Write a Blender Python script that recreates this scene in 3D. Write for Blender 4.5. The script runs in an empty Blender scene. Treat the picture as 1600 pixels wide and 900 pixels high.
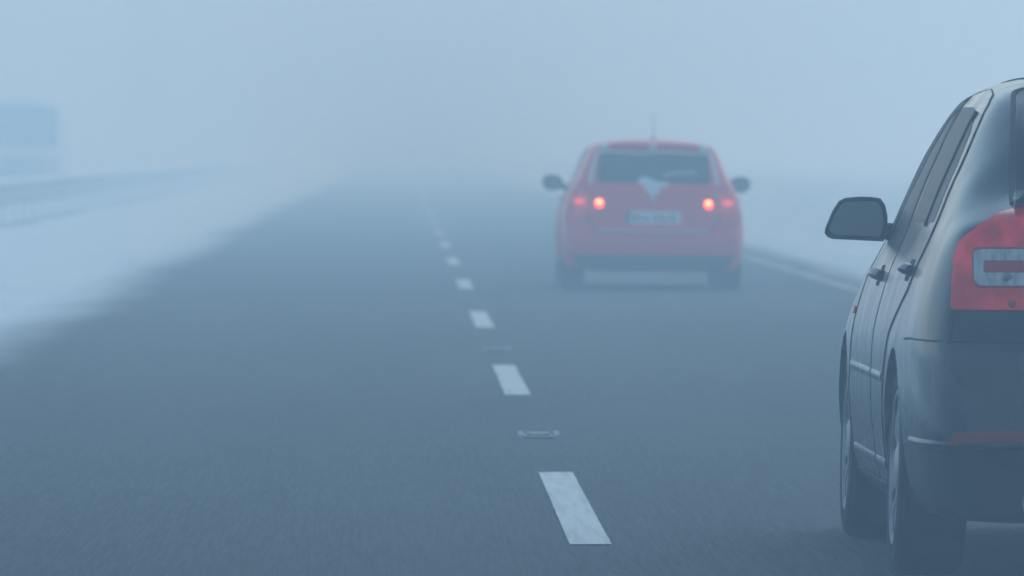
import bpy, bmesh, math, random
import numpy as np
from mathutils import Vector, Matrix
from mathutils.bvhtree import BVHTree
R = math.radians
random.seed(4)
sc = bpy.context.scene
COL = sc.collection

# ---------------------------------------------------------------- camera, sky, sun, exposure
CAM_H = 1.25
F_PX = 14000.0          # focal length in pixels of the 1600 wide photograph
cd = bpy.data.cameras.new('camera'); cam = bpy.data.objects.new('camera', cd); COL.objects.link(cam)
cd.sensor_width = 36; cd.lens = 36 * F_PX / 1600
cam.location = (0, 0, CAM_H)
pitch = math.atan((450 - 235) / F_PX); yaw = math.atan((800 - 624) / F_PX)
cam.rotation_euler = (math.pi / 2 - pitch, 0, -yaw)
cd.clip_start = 0.5; cd.clip_end = 6000
cd.dof.use_dof = True; cd.dof.focus_distance = 29.0; cd.dof.aperture_fstop = 9.0
sc.camera = cam
W = bpy.data.worlds.new('World'); sc.world = W; W.use_nodes = True
nt = W.node_tree; bg = nt.nodes['Background']
sky = nt.nodes.new('ShaderNodeTexSky'); sky.sky_type = 'NISHITA'; sky.sun_disc = False
SUN_EL, SUN_ROT = 42.0, 22.0
sky.sun_elevation = R(SUN_EL); sky.sun_rotation = R(SUN_ROT)
sky.air_density = 1.0; sky.dust_density = 0.4; sky.ozone_density = 1.6
tint = nt.nodes.new('ShaderNodeMix'); tint.data_type = 'RGBA'; tint.blend_type = 'MULTIPLY'; tint.inputs['Factor'].default_value = 1
tint.inputs['B'].default_value = (1.0, 1.025, .905, 1); nt.links.new(sky.outputs[0], tint.inputs['A']); nt.links.new(tint.outputs['Result'], bg.inputs[0]); bg.inputs[1].default_value = 0.10
sd = bpy.data.lights.new('sun', 'SUN'); so = bpy.data.objects.new('sun', sd); COL.objects.link(so)
sd.energy = 0.5; sd.angle = R(40); sd.color = (.52, .82, 1)
so.rotation_euler = (R(90 - SUN_EL), 0, R(180 - SUN_ROT))
sc.view_settings.view_transform = 'Standard'; sc.view_settings.look = 'None'
sc.view_settings.exposure = 0.87; sc.view_settings.gamma = 1.0
cy = sc.cycles
cy.use_denoising = True
cy.max_bounces = 8; cy.volume_bounces = 6; cy.diffuse_bounces = 3; cy.glossy_bounces = 3

# ---------------------------------------------------------------- helpers
def tag(o, label=None, cat=None, group=None, kind=None):
    if label: o['label'] = label
    if cat: o['category'] = cat
    if group: o['group'] = group
    if kind: o['kind'] = kind
    return o
def empty(name, loc=(0, 0, 0), rot=(0, 0, 0), parent=None):
    o = bpy.data.objects.new(name, None); COL.objects.link(o); o.location = loc; o.rotation_euler = rot
    o.empty_display_size = .2; o.parent = parent
    return o
def build(name, bm, mat, parent=None, smooth=True, sharp=35):
    me = bpy.data.meshes.new(name); bm.to_mesh(me); bm.free()
    if isinstance(mat, (list, tuple)):
        for m in mat: me.materials.append(m)
    else: me.materials.append(mat)
    if smooth:
        for p in me.polygons: p.use_smooth = True
        me.set_sharp_from_angle(angle=R(sharp))
    o = bpy.data.objects.new(name, me); COL.objects.link(o); o.parent = parent
    return o
def box(bm, x0, x1, y0, y1, z0, z1, bev=0.0):
    vs = [bm.verts.new(p) for p in [(x0,y0,z0),(x1,y0,z0),(x1,y1,z0),(x0,y1,z0),(x0,y0,z1),(x1,y0,z1),(x1,y1,z1),(x0,y1,z1)]]
    fs = [bm.faces.new([vs[i] for i in q]) for q in [(0,3,2,1),(4,5,6,7),(0,1,5,4),(1,2,6,5),(2,3,7,6),(3,0,4,7)]]
    if bev:
        es = set(e for f in fs for e in f.edges)
        bmesh.ops.bevel(bm, geom=list(es), offset=bev, segments=2, affect='EDGES', profile=.6)
def tube(bm, pts, r, n=8, r1=None):
    pts = [Vector(p) for p in pts]; rings = []; up = None
    for i, p in enumerate(pts):
        d = (pts[min(i+1, len(pts)-1)] - pts[max(i-1, 0)]).normalized()
        if up is None:
            up = d.cross(Vector((0, 0, 1)) if abs(d.z) < .9 else Vector((1, 0, 0))).normalized()
        a = (up - d * up.dot(d)).normalized(); up = a; b = d.cross(a)
        t = i / max(1, len(pts) - 1); rr = r if r1 is None else r + (r1 - r) * t
        rings.append([bm.verts.new(p + (a * math.cos(k*2*math.pi/n) + b * math.sin(k*2*math.pi/n)) * rr) for k in range(n)])
    for i in range(len(rings) - 1):
        for k in range(n):
            bm.faces.new([rings[i][k], rings[i][(k+1) % n], rings[i+1][(k+1) % n], rings[i+1][k]])
    bm.faces.new(rings[0][::-1]); bm.faces.new(rings[-1])
def lathe_x(bm, prof, n=48, cx=0, cy_=0, cz=0, mi=0):
    rings = []
    for (x, r) in prof:
        rings.append([bm.verts.new((cx + x, cy_ + r*math.cos(2*math.pi*k/n), cz + r*math.sin(2*math.pi*k/n))) for k in range(n)])
    for i in range(len(rings) - 1):
        for k in range(n):
            f = bm.faces.new([rings[i][k], rings[i][(k+1) % n], rings[i+1][(k+1) % n], rings[i+1][k]]); f.material_index = mi
    return rings
def round_poly(pts, r, n=4):
    out = []; m = len(pts)
    for i in range(m):
        p = Vector(pts[i][:2]); a = Vector(pts[i-1][:2]); b = Vector(pts[(i+1) % m][:2])
        rr = pts[i][2] if len(pts[i]) > 2 else r
        da = (a - p); db = (b - p); rr = min(rr, da.length*.49, db.length*.49)
        q0 = p + da.normalized()*rr; q1 = p + db.normalized()*rr
        for k in range(n + 1):
            t = k / n
            out.append(q0*(1-t)**2 + p*2*t*(1-t) + q1*t*t)
    return out

# ---------------------------------------------------------------- materials
def mat(name, color, rough=.5, metal=0, coat=0, spec=None, noise=None, emit=None, bump=None, alpha=None):
    m = bpy.data.materials.new(name); m.use_nodes = True; n = m.node_tree; b = n.nodes['Principled BSDF']
    b.inputs['Base Color'].default_value = (*color, 1); b.inputs['Roughness'].default_value = rough
    b.inputs['Metallic'].default_value = metal; b.inputs['Coat Weight'].default_value = coat
    if spec is not None: b.inputs['Specular IOR Level'].default_value = spec
    if emit:
        b.inputs['Emission Color'].default_value = (*emit[0], 1); b.inputs['Emission Strength'].default_value = emit[1]
    tc = n.nodes.new('ShaderNodeTexCoord')
    if noise:
        c2, scale, lo, hi = noise[:4]
        nz = n.nodes.new('ShaderNodeTexNoise'); nz.inputs['Scale'].default_value = scale; nz.inputs['Detail'].default_value = 6
        mp = n.nodes.new('ShaderNodeMapping'); n.links.new(tc.outputs['Object'], mp.inputs[0])
        if len(noise) > 4: mp.inputs['Scale'].default_value = noise[4]
        n.links.new(mp.outputs[0], nz.inputs[0])
        rp = n.nodes.new('ShaderNodeValToRGB'); rp.color_ramp.elements[0].position = lo; rp.color_ramp.elements[1].position = hi
        rp.color_ramp.elements[0].color = (*color, 1); rp.color_ramp.elements[1].color = (*c2, 1)
        n.links.new(nz.outputs[0], rp.inputs[0]); n.links.new(rp.outputs[0], b.inputs['Base Color'])
    if bump:
        nz = n.nodes.new('ShaderNodeTexNoise'); nz.inputs['Scale'].default_value = bump[0]; nz.inputs['Detail'].default_value = 5
        n.links.new(tc.outputs['Object'], nz.inputs[0])
        bp = n.nodes.new('ShaderNodeBump'); bp.inputs['Strength'].default_value = bump[1]; bp.inputs['Distance'].default_value = bump[2]
        n.links.new(nz.outputs[0], bp.inputs['Height']); n.links.new(bp.outputs[0], b.inputs['Normal'])
    return m

def paint(name, color, dirt, metal=.3, rough=.32, amt=.55, coat=.15, spec=.35):
    """car paint with road salt that thickens towards the sills and in blotches"""
    m = bpy.data.materials.new(name); m.use_nodes = True; n = m.node_tree; L = n.links; b = n.nodes['Principled BSDF']
    tc = n.nodes.new('ShaderNodeTexCoord'); sx = n.nodes.new('ShaderNodeSeparateXYZ'); L.new(tc.outputs['Object'], sx.inputs[0])
    mr = n.nodes.new('ShaderNodeMapRange'); mr.inputs['From Min'].default_value = 1.0; mr.inputs['From Max'].default_value = .2
    mr.inputs['To Min'].default_value = .0; mr.inputs['To Max'].default_value = .42; L.new(sx.outputs['Z'], mr.inputs['Value'])
    mp = n.nodes.new('ShaderNodeMapping'); mp.inputs['Scale'].default_value = (1.0, .8, .45); L.new(tc.outputs['Object'], mp.inputs[0])
    nz = n.nodes.new('ShaderNodeTexNoise'); nz.inputs['Scale'].default_value = 7; nz.inputs['Detail'].default_value = 9; nz.inputs['Roughness'].default_value = .62
    L.new(mp.outputs[0], nz.inputs[0])
    ad = n.nodes.new('ShaderNodeMath'); ad.operation = 'ADD'; L.new(nz.outputs[0], ad.inputs[0]); L.new(mr.outputs[0], ad.inputs[1])
    r2 = n.nodes.new('ShaderNodeMapRange'); r2.inputs['From Min'].default_value = .36; r2.inputs['From Max'].default_value = 1.0
    r2.inputs['To Max'].default_value = amt; L.new(ad.outputs[0], r2.inputs['Value'])
    mx = n.nodes.new('ShaderNodeMix'); mx.data_type = 'RGBA'; mx.inputs['A'].default_value = (*color, 1); mx.inputs['B'].default_value = (*dirt, 1)
    L.new(r2.outputs[0], mx.inputs['Factor']); L.new(mx.outputs['Result'], b.inputs['Base Color'])
    rr = n.nodes.new('ShaderNodeMapRange'); rr.inputs['To Min'].default_value = rough; rr.inputs['To Max'].default_value = .75
    L.new(r2.outputs[0], rr.inputs['Value']); L.new(rr.outputs[0], b.inputs['Roughness'])
    b.inputs['Metallic'].default_value = metal; b.inputs['Coat Weight'].default_value = coat; b.inputs['Coat Roughness'].default_value = .10; b.inputs['Specular IOR Level'].default_value = spec
    return m

M = {}
M['grey_paint'] = paint('dark_grey_paint', (.005, .012, .019), (.042, .070, .090), metal=.05, rough=.12, amt=.38)
M['grey_paint'].node_tree.nodes['Principled BSDF'].inputs['Specular Tint'].default_value = (.62, .88, 1, 1)
M['grey_paint'].node_tree.nodes['Principled BSDF'].inputs['Coat Tint'].default_value = (.8, .94, 1, 1)
M['red_paint'] = paint('red_paint', (.86, .016, .040), (.55, .16, .18), metal=0, amt=.25)
M['white_paint'] = paint('white_paint', (.72, .73, .74), (.5, .5, .48), metal=0)
M['black_plastic'] = mat('black_plastic', (.018, .019, .021), .55, noise=((.028, .032, .036), 6, .45, .8))
M['gloss_black'] = mat('gloss_black', (.010, .014, .018), .5, spec=.08)
M['glass'] = mat('car_glass', (.008, .018, .026), .12, spec=.035)
M['glass'].node_tree.nodes['Principled BSDF'].inputs['Specular Tint'].default_value = (.7, .95, 1, 1)
M['side_glass'] = mat('side_glass_salt_film', (.012, .028, .040), .34, spec=.03, noise=((.03, .055, .07), 3, .4, .7))
M['side_glass'].node_tree.nodes['Principled BSDF'].inputs['Specular Tint'].default_value = (.6, .9, 1, 1)
M['van_glass'] = mat('frosted_windscreen', (.17, .18, .185), .4, noise=((.26, .27, .28), 2, .4, .6))
M['van_trim'] = mat('salted_trim', (.15, .16, .165), .7, noise=((.3, .31, .32), 3, .4, .6))
M['mirror_glass'] = mat('mirror_glass', (.13, .18, .21), .3, metal=.2)
M['seam'] = mat('seam_rubber', (.006, .006, .007), .8)
M['tyre'] = mat('tyre_rubber', (.010, .012, .014), .85, spec=.2, noise=((.035, .04, .045), 9, .45, .75))
M['alloy'] = mat('alloy_dirty', (.34, .38, .42), .4, metal=.5, noise=((.16, .18, .20), 14, .4, .7))
M['chrome'] = mat('chrome_dull', (.5, .5, .5), .3, metal=.9)
M['well'] = mat('wheel_well_felt', (.010, .010, .010), .95)
M['red_lens'] = mat('red_lens', (.40, .004, .010), .16, coat=.12, noise=((.95, .025, .04), 10, .40, .66), emit=((1, .02, .03), .035), bump=(40, .12, .004))
M['red_lens_dark'] = mat('red_lens_dark', (.34, .012, .02), .2, coat=.4)
M['clear_lens'] = mat('clear_lens', (.46, .48, .5), .15, metal=.35, noise=((.24, .28, .30), 1.0, .40, .62, (60, 1, 14)), bump=(60, .3, .004))
M['dim_lens'] = mat('dim_lens', (.75, .03, .03), .2, coat=.3, emit=((1, .03, .03), .06))
M['lit_dim'] = mat('lit_dim', (.8, .05, .03), .3, emit=((1, .05, .03), .7))
M['lit_lens'] = mat('lit_lens', (.8, .05, .03), .3, emit=((1, .05, .018), 2.6))
M['lit_core'] = mat('lit_core', (.9, .3, .2), .3, emit=((1, .36, .10), 6.0))
M['reflector'] = mat('reflector_strip', (.22, .012, .02), .3)
M['plate'] = mat('plate_white', (.72, .73, .73), .4)
M['plate_blue'] = mat('plate_blue', (.06, .12, .28), .4)
M['ink'] = mat('plate_ink', (.03, .03, .03), .5)
M['car_snow'] = mat('car_snow', (.78, .80, .83), .8, bump=(30, .5, .02))
M['amber'] = mat('amber_red_lens', (.7, .06, .03), .3)
M['steel'] = mat('galvanised_steel', (.20, .21, .22), .55, metal=.5, noise=((.33, .34, .35), 3, .4, .7))
M['rime_steel'] = mat('rime_coated_steel', (.50, .53, .56), .8, noise=((.34, .36, .38), 5, .4, .7))
M['line_paint'] = mat('line_paint', (.62, .63, .62), .7, noise=((.40, .42, .43), 9, .47, .70, (3, .10, 1)))
M['worn_line'] = mat('worn_line_paint', (.34, .36, .37), .7, noise=((.16, .18, .19), 1.5, .4, .62, (1, .2, 1)))
M['cast_iron'] = mat('cast_iron', (.17, .175, .18), .6, metal=.3)
M['scraped'] = mat('scraped_steel', (.17, .20, .22), .6, metal=.3)
M['blue_lens'] = mat('stud_lens', (.03, .06, .10), .3)
M['bark'] = mat('bark', (.05, .045, .04), .9)
M['needles'] = mat('foliage', (.04, .05, .04), .9, noise=((.07, .085, .06), 2, .4, .6))

# snow ground
def snow_mat():
    m = mat('snow', (.74, .77, .80), .85, noise=((.82, .84, .87), .25, .35, .65), bump=(1.1, .5, .15))
    return m
M['snow'] = snow_mat()
def road_mat(name, xl, wl, xr, wr):
    """asphalt, salt grey in streaks along the lane, with slush lying over both margins (x in metres)"""
    m = bpy.data.materials.new(name); m.use_nodes = True; n = m.node_tree; L = n.links; b = n.nodes['Principled BSDF']
    tc = n.nodes.new('ShaderNodeTexCoord'); sx = n.nodes.new('ShaderNodeSeparateXYZ'); L.new(tc.outputs['Object'], sx.inputs[0])
    def noise(scale, sv, detail=6, rough=.55):
        mp = n.nodes.new('ShaderNodeMapping'); mp.inputs['Scale'].default_value = sv; L.new(tc.outputs['Object'], mp.inputs[0])
        z = n.nodes.new('ShaderNodeTexNoise'); z.inputs['Scale'].default_value = scale; z.inputs['Detail'].default_value = detail
        z.inputs['Roughness'].default_value = rough; L.new(mp.outputs[0], z.inputs[0]); return z.outputs[0]
    def rng(v, a, c, lo=0, hi=1):
        r = n.nodes.new('ShaderNodeMapRange'); r.interpolation_type = 'SMOOTHSTEP'
        for k, q in (('From Min', a), ('From Max', c), ('To Min', lo), ('To Max', hi)): r.inputs[k].default_value = q
        L.new(v, r.inputs['Value']); return r.outputs[0]
    def mix(f, A, B):
        x = n.nodes.new('ShaderNodeMix'); x.data_type = 'RGBA'
        for k, v in (('A', A), ('B', B)):
            if isinstance(v, tuple): x.inputs[k].default_value = (*v, 1)
            else: L.new(v, x.inputs[k])
        L.new(f, x.inputs['Factor']); return x.outputs['Result']
    def math_(op, a, c):
        x = n.nodes.new('ShaderNodeMath'); x.operation = op
        for i, v in enumerate((a, c)):
            if isinstance(v, (int, float)): x.inputs[i].default_value = v
            else: L.new(v, x.inputs[i])
        return x.outputs[0]
    fine = noise(95, (1, .018, 1), 5, .75); streak = noise(1.1, (1, .05, 1), 5); blotch = noise(.35, (1, .25, 1), 4)
    c = mix(rng(fine, .32, .68), (.012, .024, .033), (.062, .085, .104))
    c = mix(rng(streak, .35, .75, 0, .45), c, (.070, .094, .110))
    c = mix(rng(blotch, .45, .75, 0, .35), c, (.026, .038, .047))
    wob = noise(.5, (1, .12, 1), 7, .6); wo = rng(wob, 0, 1, -.38, .38)
    x = math_('ADD', sx.outputs['X'], wo)
    sl = rng(x, xl, xl + wl, 1, 0); sr = rng(x, xr - wr, xr, 0, 1)
    s = math_('MAXIMUM', sl, sr)
    c = mix(s, c, (.70, .73, .76))
    L.new(c, b.inputs['Base Color']); b.inputs['Roughness'].default_value = .85; b.inputs['Specular IOR Level'].default_value = .18
    bp = n.nodes.new('ShaderNodeBump'); bp.inputs['Strength'].default_value = .35; bp.inputs['Distance'].default_value = .006
    L.new(noise(90, (1, .5, 1), 3), bp.inputs['Height']); L.new(bp.outputs[0], b.inputs['Normal'])
    return m

# ---------------------------------------------------------------- ground, roads
def hash_noise(x, y):
    return (math.sin(x*1.7 + y*.13) + math.sin(x*.9 - y*.31 + 2) + math.sin(y*.07 + x*.4 + 5) + .6*math.sin(y*.83 + x*2.1)) / 3.6
PROF = [(-650, 2.0), (-120, 1.2), (-60, .5), (-22, .25), (-17.5, .12), (-16.4, 0), (-8.3, 0), (-8.1, .0), (-7.6, .06), (-7.0, .05), (-6.8, -.02),
        (-6.3, -.02), (-6.1, .05), (-5.4, .10), (-4.4, .09), (-3.6, .05), (-3.1, .012), (-2.9, -.0), (-1, 0), (5.4, 0), (5.5, .0), (5.75, .06), (6.2, .35), (6.7, .62), (7.6, .70), (9, .66),
        (14, .55), (30, .5), (80, 1.0), (200, 2.0), (650, 4.0)]
bm = bmesh.new(); ys = [-100, -40] + [i*2.5 for i in range(0, 160)] + [400, 430, 470, 520, 600, 700, 850, 1100, 1500]
rows = []
for y in ys:
    row = []
    for (x, z) in PROF:
        zz = z
        if (x < -3 and not -16.6 < x < -8.0) or x > 5.6:
            zz += .05 * hash_noise(x*1.5, y) * (1 if abs(z) > .03 else .3)
        row.append(bm.verts.new((x, y, zz)))
    rows.append(row)
for a, b_ in zip(rows, rows[1:]):
    for i in range(len(PROF) - 1): bm.faces.new([a[i], a[i+1], b_[i+1], b_[i]])
tag(build('snow_ground', bm, M['snow'], sharp=60), kind='structure')

def strip(x0, x1, y0, y1, z, dy=0):
    bm = bmesh.new(); n = max(1, int((y1 - y0) / dy)) if dy else 1
    prev = None
    for i in range(n + 1):
        y = y0 + (y1 - y0) * i / n
        cur = [bm.verts.new((x0, y, z)), bm.verts.new((x1, y, z))]
        if prev: bm.faces.new([prev[0], prev[1], cur[1], cur[0]])
        prev = cur
    return bm
road = tag(build('road', strip(-3.15, 5.45, -60, 1400, .004), road_mat('asphalt', -2.94, .82, 4.95, .75), smooth=False), kind='structure')
tag(build('opposite_road', strip(-16.3, -8.2, -60, 1400, .006), road_mat('asphalt_far', -16.2, .8, -8.3, .7), smooth=False), kind='structure')
M['mottled_dark'] = mat('mottled_dark', (.06, .06, .058), .9, noise=((.5, .52, .54), 1.2, .45, .7, (1, .2, 1)))
tag(build('rail_foot_strip', strip(-6.66, -6.30, -60, 1200, .016), M['mottled_dark'], smooth=False), kind='structure')  # dark strip with paler streaks, on the ground along the guard rail's foot

# lane dashes (painted on the road: children of the road)
def zof(py): return F_PX * CAM_H / (py - 235)
NEAR, PER, LEN = zof(854.5), 17.3, 6.35
dash_me = None
for k in range(-2, 32):
    y0 = NEAR + PER * k
    if dash_me is None:
        bm = bmesh.new()
        rj = random.Random(8); prev = None
        for q in range(181):
            y = LEN*q/180; e = .012*math.sin(q) if q in (0, 180) else 0
            cur = [bm.verts.new((-.066 + rj.gauss(0, .0016), y + e, 0)), bm.verts.new((0, y, 0)), bm.verts.new((.066 + rj.gauss(0, .0016), y, 0))]
            if prev:
                for i in (0, 1): bm.faces.new([prev[i], prev[i+1], cur[i+1], cur[i]])
            prev = cur
        d = build('lane_dash', bm, M['line_paint'], road, smooth=False); dash_me = d.data
    else:
        d = bpy.data.objects.new('lane_dash', dash_me); COL.objects.link(d); d.parent = road
    d.location = (.603, y0, .008)
build('edge_line', strip(4.00, 4.14, -60, 900, .008), M['worn_line'], road, smooth=False)

# ---------------------------------------------------------------- road studs
def make_stud():
    root = empty('road_stud')
    bm = bmesh.new(); box(bm, -.088, .088, -.16, .16, 0, .018, .006); build('base_plate', bm, M['cast_iron'], root)
    for s in (-1, 1):
        bm = bmesh.new()
        pr = [(-.17, .0), (-.15, .03), (-.09, .052), (.09, .052), (.15, .03), (.17, .0)]
        a = [bm.verts.new((s*.078 - .011, y, z)) for y, z in pr]; b2 = [bm.verts.new((s*.078 + .011, y, z)) for y, z in pr]
        bm.faces.new(a[::-1]); bm.faces.new(b2)
        for i in range(len(pr)):
            j = (i + 1) % len(pr); bm.faces.new([a[i], a[j], b2[j], b2[i]])
        bmesh.ops.recalc_face_normals(bm, faces=bm.faces); build('runner', bm, M['scraped'], root, smooth=False)
    bm = bmesh.new(); box(bm, -.05, .05, -.06, .06, .018, .044, .006); build('lens_block', bm, M['blue_lens'], root)
    bm = bmesh.new(); box(bm, -.045, .045, -.068, -.062, .022, .04); build('reflector', bm, M['clear_lens'], root, smooth=False)
    return root
stud = make_stud()
def copy_tree(o, parent=None):
    c = o.copy(); COL.objects.link(c); c.parent = parent
    for ch in [q for q in bpy.data.objects if q.parent == o]: copy_tree(ch, c)
    return c
STG = 'road studs set between the lane dashes'
tag(stud, 'metal road stud on the asphalt between the nearest dash and the second dash', 'road stud', STG)
stud.location = (.603, zof(685), .004)
stud.scale = (1, 1, .5); s2 = copy_tree(stud); s2.location = (.603, zof(549), .004)
tag(s2, 'faint metal road stud on the asphalt between the second and third lane dash', 'road stud', STG)

# ---------------------------------------------------------------- car body tools
def pchip(xs, ys_, xq):
    xs = np.array(xs, float); ys_ = np.array(ys_, float); h = np.diff(xs); d = np.diff(ys_) / h
    m = np.zeros_like(ys_)
    for i in range(1, len(xs) - 1):
        if d[i-1] * d[i] > 0:
            w1 = 2*h[i] + h[i-1]; w2 = h[i] + 2*h[i-1]; m[i] = (w1 + w2) / (w1/d[i-1] + w2/d[i])
    m[0], m[-1] = d[0], d[-1]
    xq = np.clip(np.array(xq, float), xs[0], xs[-1]); i = np.clip(np.searchsorted(xs, xq) - 1, 0, len(xs) - 2)
    t = (xq - xs[i]) / h[i]
    return (2*t**3 - 3*t**2 + 1)*ys_[i] + (t**3 - 2*t**2 + t)*h[i]*m[i] + (-2*t**3 + 3*t**2)*ys_[i+1] + (t**3 - t**2)*h[i]*m[i+1]
def profile(st, side, n=5):
    """key points of one cross-section: bottom centre -> side -> roof centre"""
    w, zb, belt, mid, rail, top = st
    zw = [zb + a * (belt[1] - zb) for a in side['f']]
    P = [(0, zb), (w*.70, zb + .006), (w*.90, zb + .02)] + [(w * k, z) for k, z in zip(side['k'], zw)]
    P += [belt, mid, rail, (rail[0]*.72, rail[1] + (top - rail[1])*.62), (rail[0]*.36, rail[1] + (top - rail[1])*.92), (0, top)]
    t = [0]
    for a, b_ in zip(P, P[1:]): t.append(t[-1] + max(.02, math.hypot(b_[0]-a[0], b_[1]-a[1])) ** .8)
    tq = []
    for a, b_ in zip(t, t[1:]): tq += [a + (b_ - a)*k/n for k in range(n)]
    tq.append(t[-1])
    return list(zip(pchip(t, [p[0] for p in P], tq), pchip(t, [p[1] for p in P], tq)))
def make_body(name, stations, side, lean0, lean1, arches, r_arch, matl, parent, bulge=.006, arch_depth=.62):
    ss = [s for s, _ in stations]; L_ = ss[-1]
    sq = []
    for a, b_ in zip(ss, ss[1:]):
        m = max(2, int((b_ - a) / .045)); sq += [a + (b_ - a)*k/m for k in range(m)]
    sq.append(L_)
    flat = [[st[0], st[1], *st[2], *st[3], *st[4], st[5]] for _, st in stations]
    cols = [pchip(ss, [f[i] for f in flat], sq) for i in range(9)]
    bm = bmesh.new(); rings = []
    def ymap(s, z):
        y = s
        if lean0: y += float(pchip(lean0[0], lean0[1], [z])[0]) * max(0, 1 - s/.8)**2
        if lean1: y -= float(pchip(lean1[0], lean1[1], [z])[0]) * max(0, 1 - (L_ - s)/.8)**2
        return y
    for i, s in enumerate(sq):
        c = [q[i] for q in cols]; st = (c[0], c[1], (c[2], c[3]), (c[4], c[5]), (c[6], c[7]), c[8])
        pr = profile(st, side); ring = []
        for (x, z) in pr:
            y = ymap(s, z)
            for (ya, za) in arches:
                d = math.hypot(y - ya, z - za)
                if x > arch_depth and d < r_arch + .16:
                    x += bulge * max(0, 1 - abs(d - r_arch) / .16) ** 1.3
            ring.append((x, y, z))
        rings.append(ring)
    N = len(rings[0]); VR = []; VL = []
    for ring in rings:
        rr = [bm.verts.new((-x, y, z)) for (x, y, z) in ring]
        ll = [rr[0] if j == 0 else rr[-1] if j == N-1 else bm.verts.new((x, y, z)) for j, (x, y, z) in enumerate(ring)]
        VR.append(rr); VL.append(ll)
    for V in (VR, VL):
        for a, b_ in zip(V, V[1:]):
            for j in range(N - 1):
                bm.faces.new([a[j], a[j+1], b_[j+1], b_[j]])
    for idx, bow in ((0, -.05), (-1, .08)):           # gently bowed end faces
        a, b_ = VR[idx], VL[idx]; MC = 16; grid = []
        for j in range(N):
            if a[j] is b_[j]: grid.append([a[j]] * (MC + 1)); continue
            row = [a[j]]
            for k in range(1, MC):
                t = -1 + 2*k/MC; x = abs(a[j].co.x) * t
                row.append(bm.verts.new((x, a[j].co.y + bow*(1 - t*t)*min(1, abs(a[j].co.x)/.5), a[j].co.z)))
            row.append(b_[j]); grid.append(row)
        for j in range(N - 1):
            for k in range(MC):
                q = []
                for v in (grid[j][k], grid[j][k+1], grid[j+1][k+1], grid[j+1][k]):
                    if v not in q: q.append(v)
                if len(q) > 2: bm.faces.new(q)
    bmesh.ops.recalc_face_normals(bm, faces=bm.faces)
    bvh = BVHTree.FromBMesh(bm)
    o = build(name, bm, [matl, M['well']], parent, sharp=32)
    cb = bmesh.new()
    for (ya, za) in arches:
        for s in (-1, 1):
            rings2 = []
            for x in (arch_depth, 1.2):
                rings2.append([cb.verts.new((s*x, ya + r_arch*math.cos(k*math.pi/24), za + r_arch*math.sin(k*math.pi/24))) for k in range(48)])
            for k in range(48): cb.faces.new([rings2[0][k], rings2[0][(k+1) % 48], rings2[1][(k+1) % 48], rings2[1][k]])
            cb.faces.new(rings2[0][::-1]); cb.faces.new(rings2[1])
    bmesh.ops.recalc_face_normals(cb, faces=cb.faces)
    cme = bpy.data.meshes.new('cut'); cb.to_mesh(cme); cb.free(); cme.materials.append(M['well']); cme.materials.append(M['well'])
    for p in cme.polygons: p.material_index = 1
    co = bpy.data.objects.new('cut', cme); COL.objects.link(co)
    save = (o.parent,); o.parent = None
    md = o.modifiers.new('b', 'BOOLEAN'); md.object = co; md.operation = 'DIFFERENCE'; md.solver = 'EXACT'
    bpy.context.view_layer.update()
    dg = bpy.context.evaluated_depsgraph_get()
    nm = bpy.data.meshes.new_from_object(o.evaluated_get(dg)); o.modifiers.clear(); o.data = nm; nm.name = name; o.parent = save[0]
    nm.materials.clear(); nm.materials.append(matl); nm.materials.append(M['well'])
    nm.set_sharp_from_angle(angle=R(32))
    bpy.data.objects.remove(co)
    return o, bvh
DIRS = {'x-': Vector((1, 0, 0)), 'x+': Vector((-1, 0, 0)), 'y': Vector((0, 1, 0)), 'f': Vector((0, -1, 0)), 'z': Vector((0, 0, -1))}
def cast(bvh, ax, u, v):
    d = DIRS[ax] if isinstance(ax, str) else ax
    if ax in ('x-', 'x+'): o = Vector((-3 if ax == 'x-' else 3, u, v))
    elif ax == 'y': o = Vector((u, -3, v))
    elif ax == 'f': o = Vector((u, 9, v))
    else: o = Vector((u, v, 4))
    h = bvh.ray_cast(o, d)
    if h[0] is None or (h[0] - o).length > 8.5:
        # slide to the nearest point of the surface
        p = Vector(o)
        for k in range(3): p[k] = p[k] if d[k] == 0 else 0
        if ax in ('x-', 'x+'): p.x = -.7 if ax == 'x-' else .7
        if ax == 'y': p.y = .1
        h = bvh.find_nearest(p)
    return h[0], (h[1] if h[1].dot(d) < 0 else -h[1])
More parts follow.
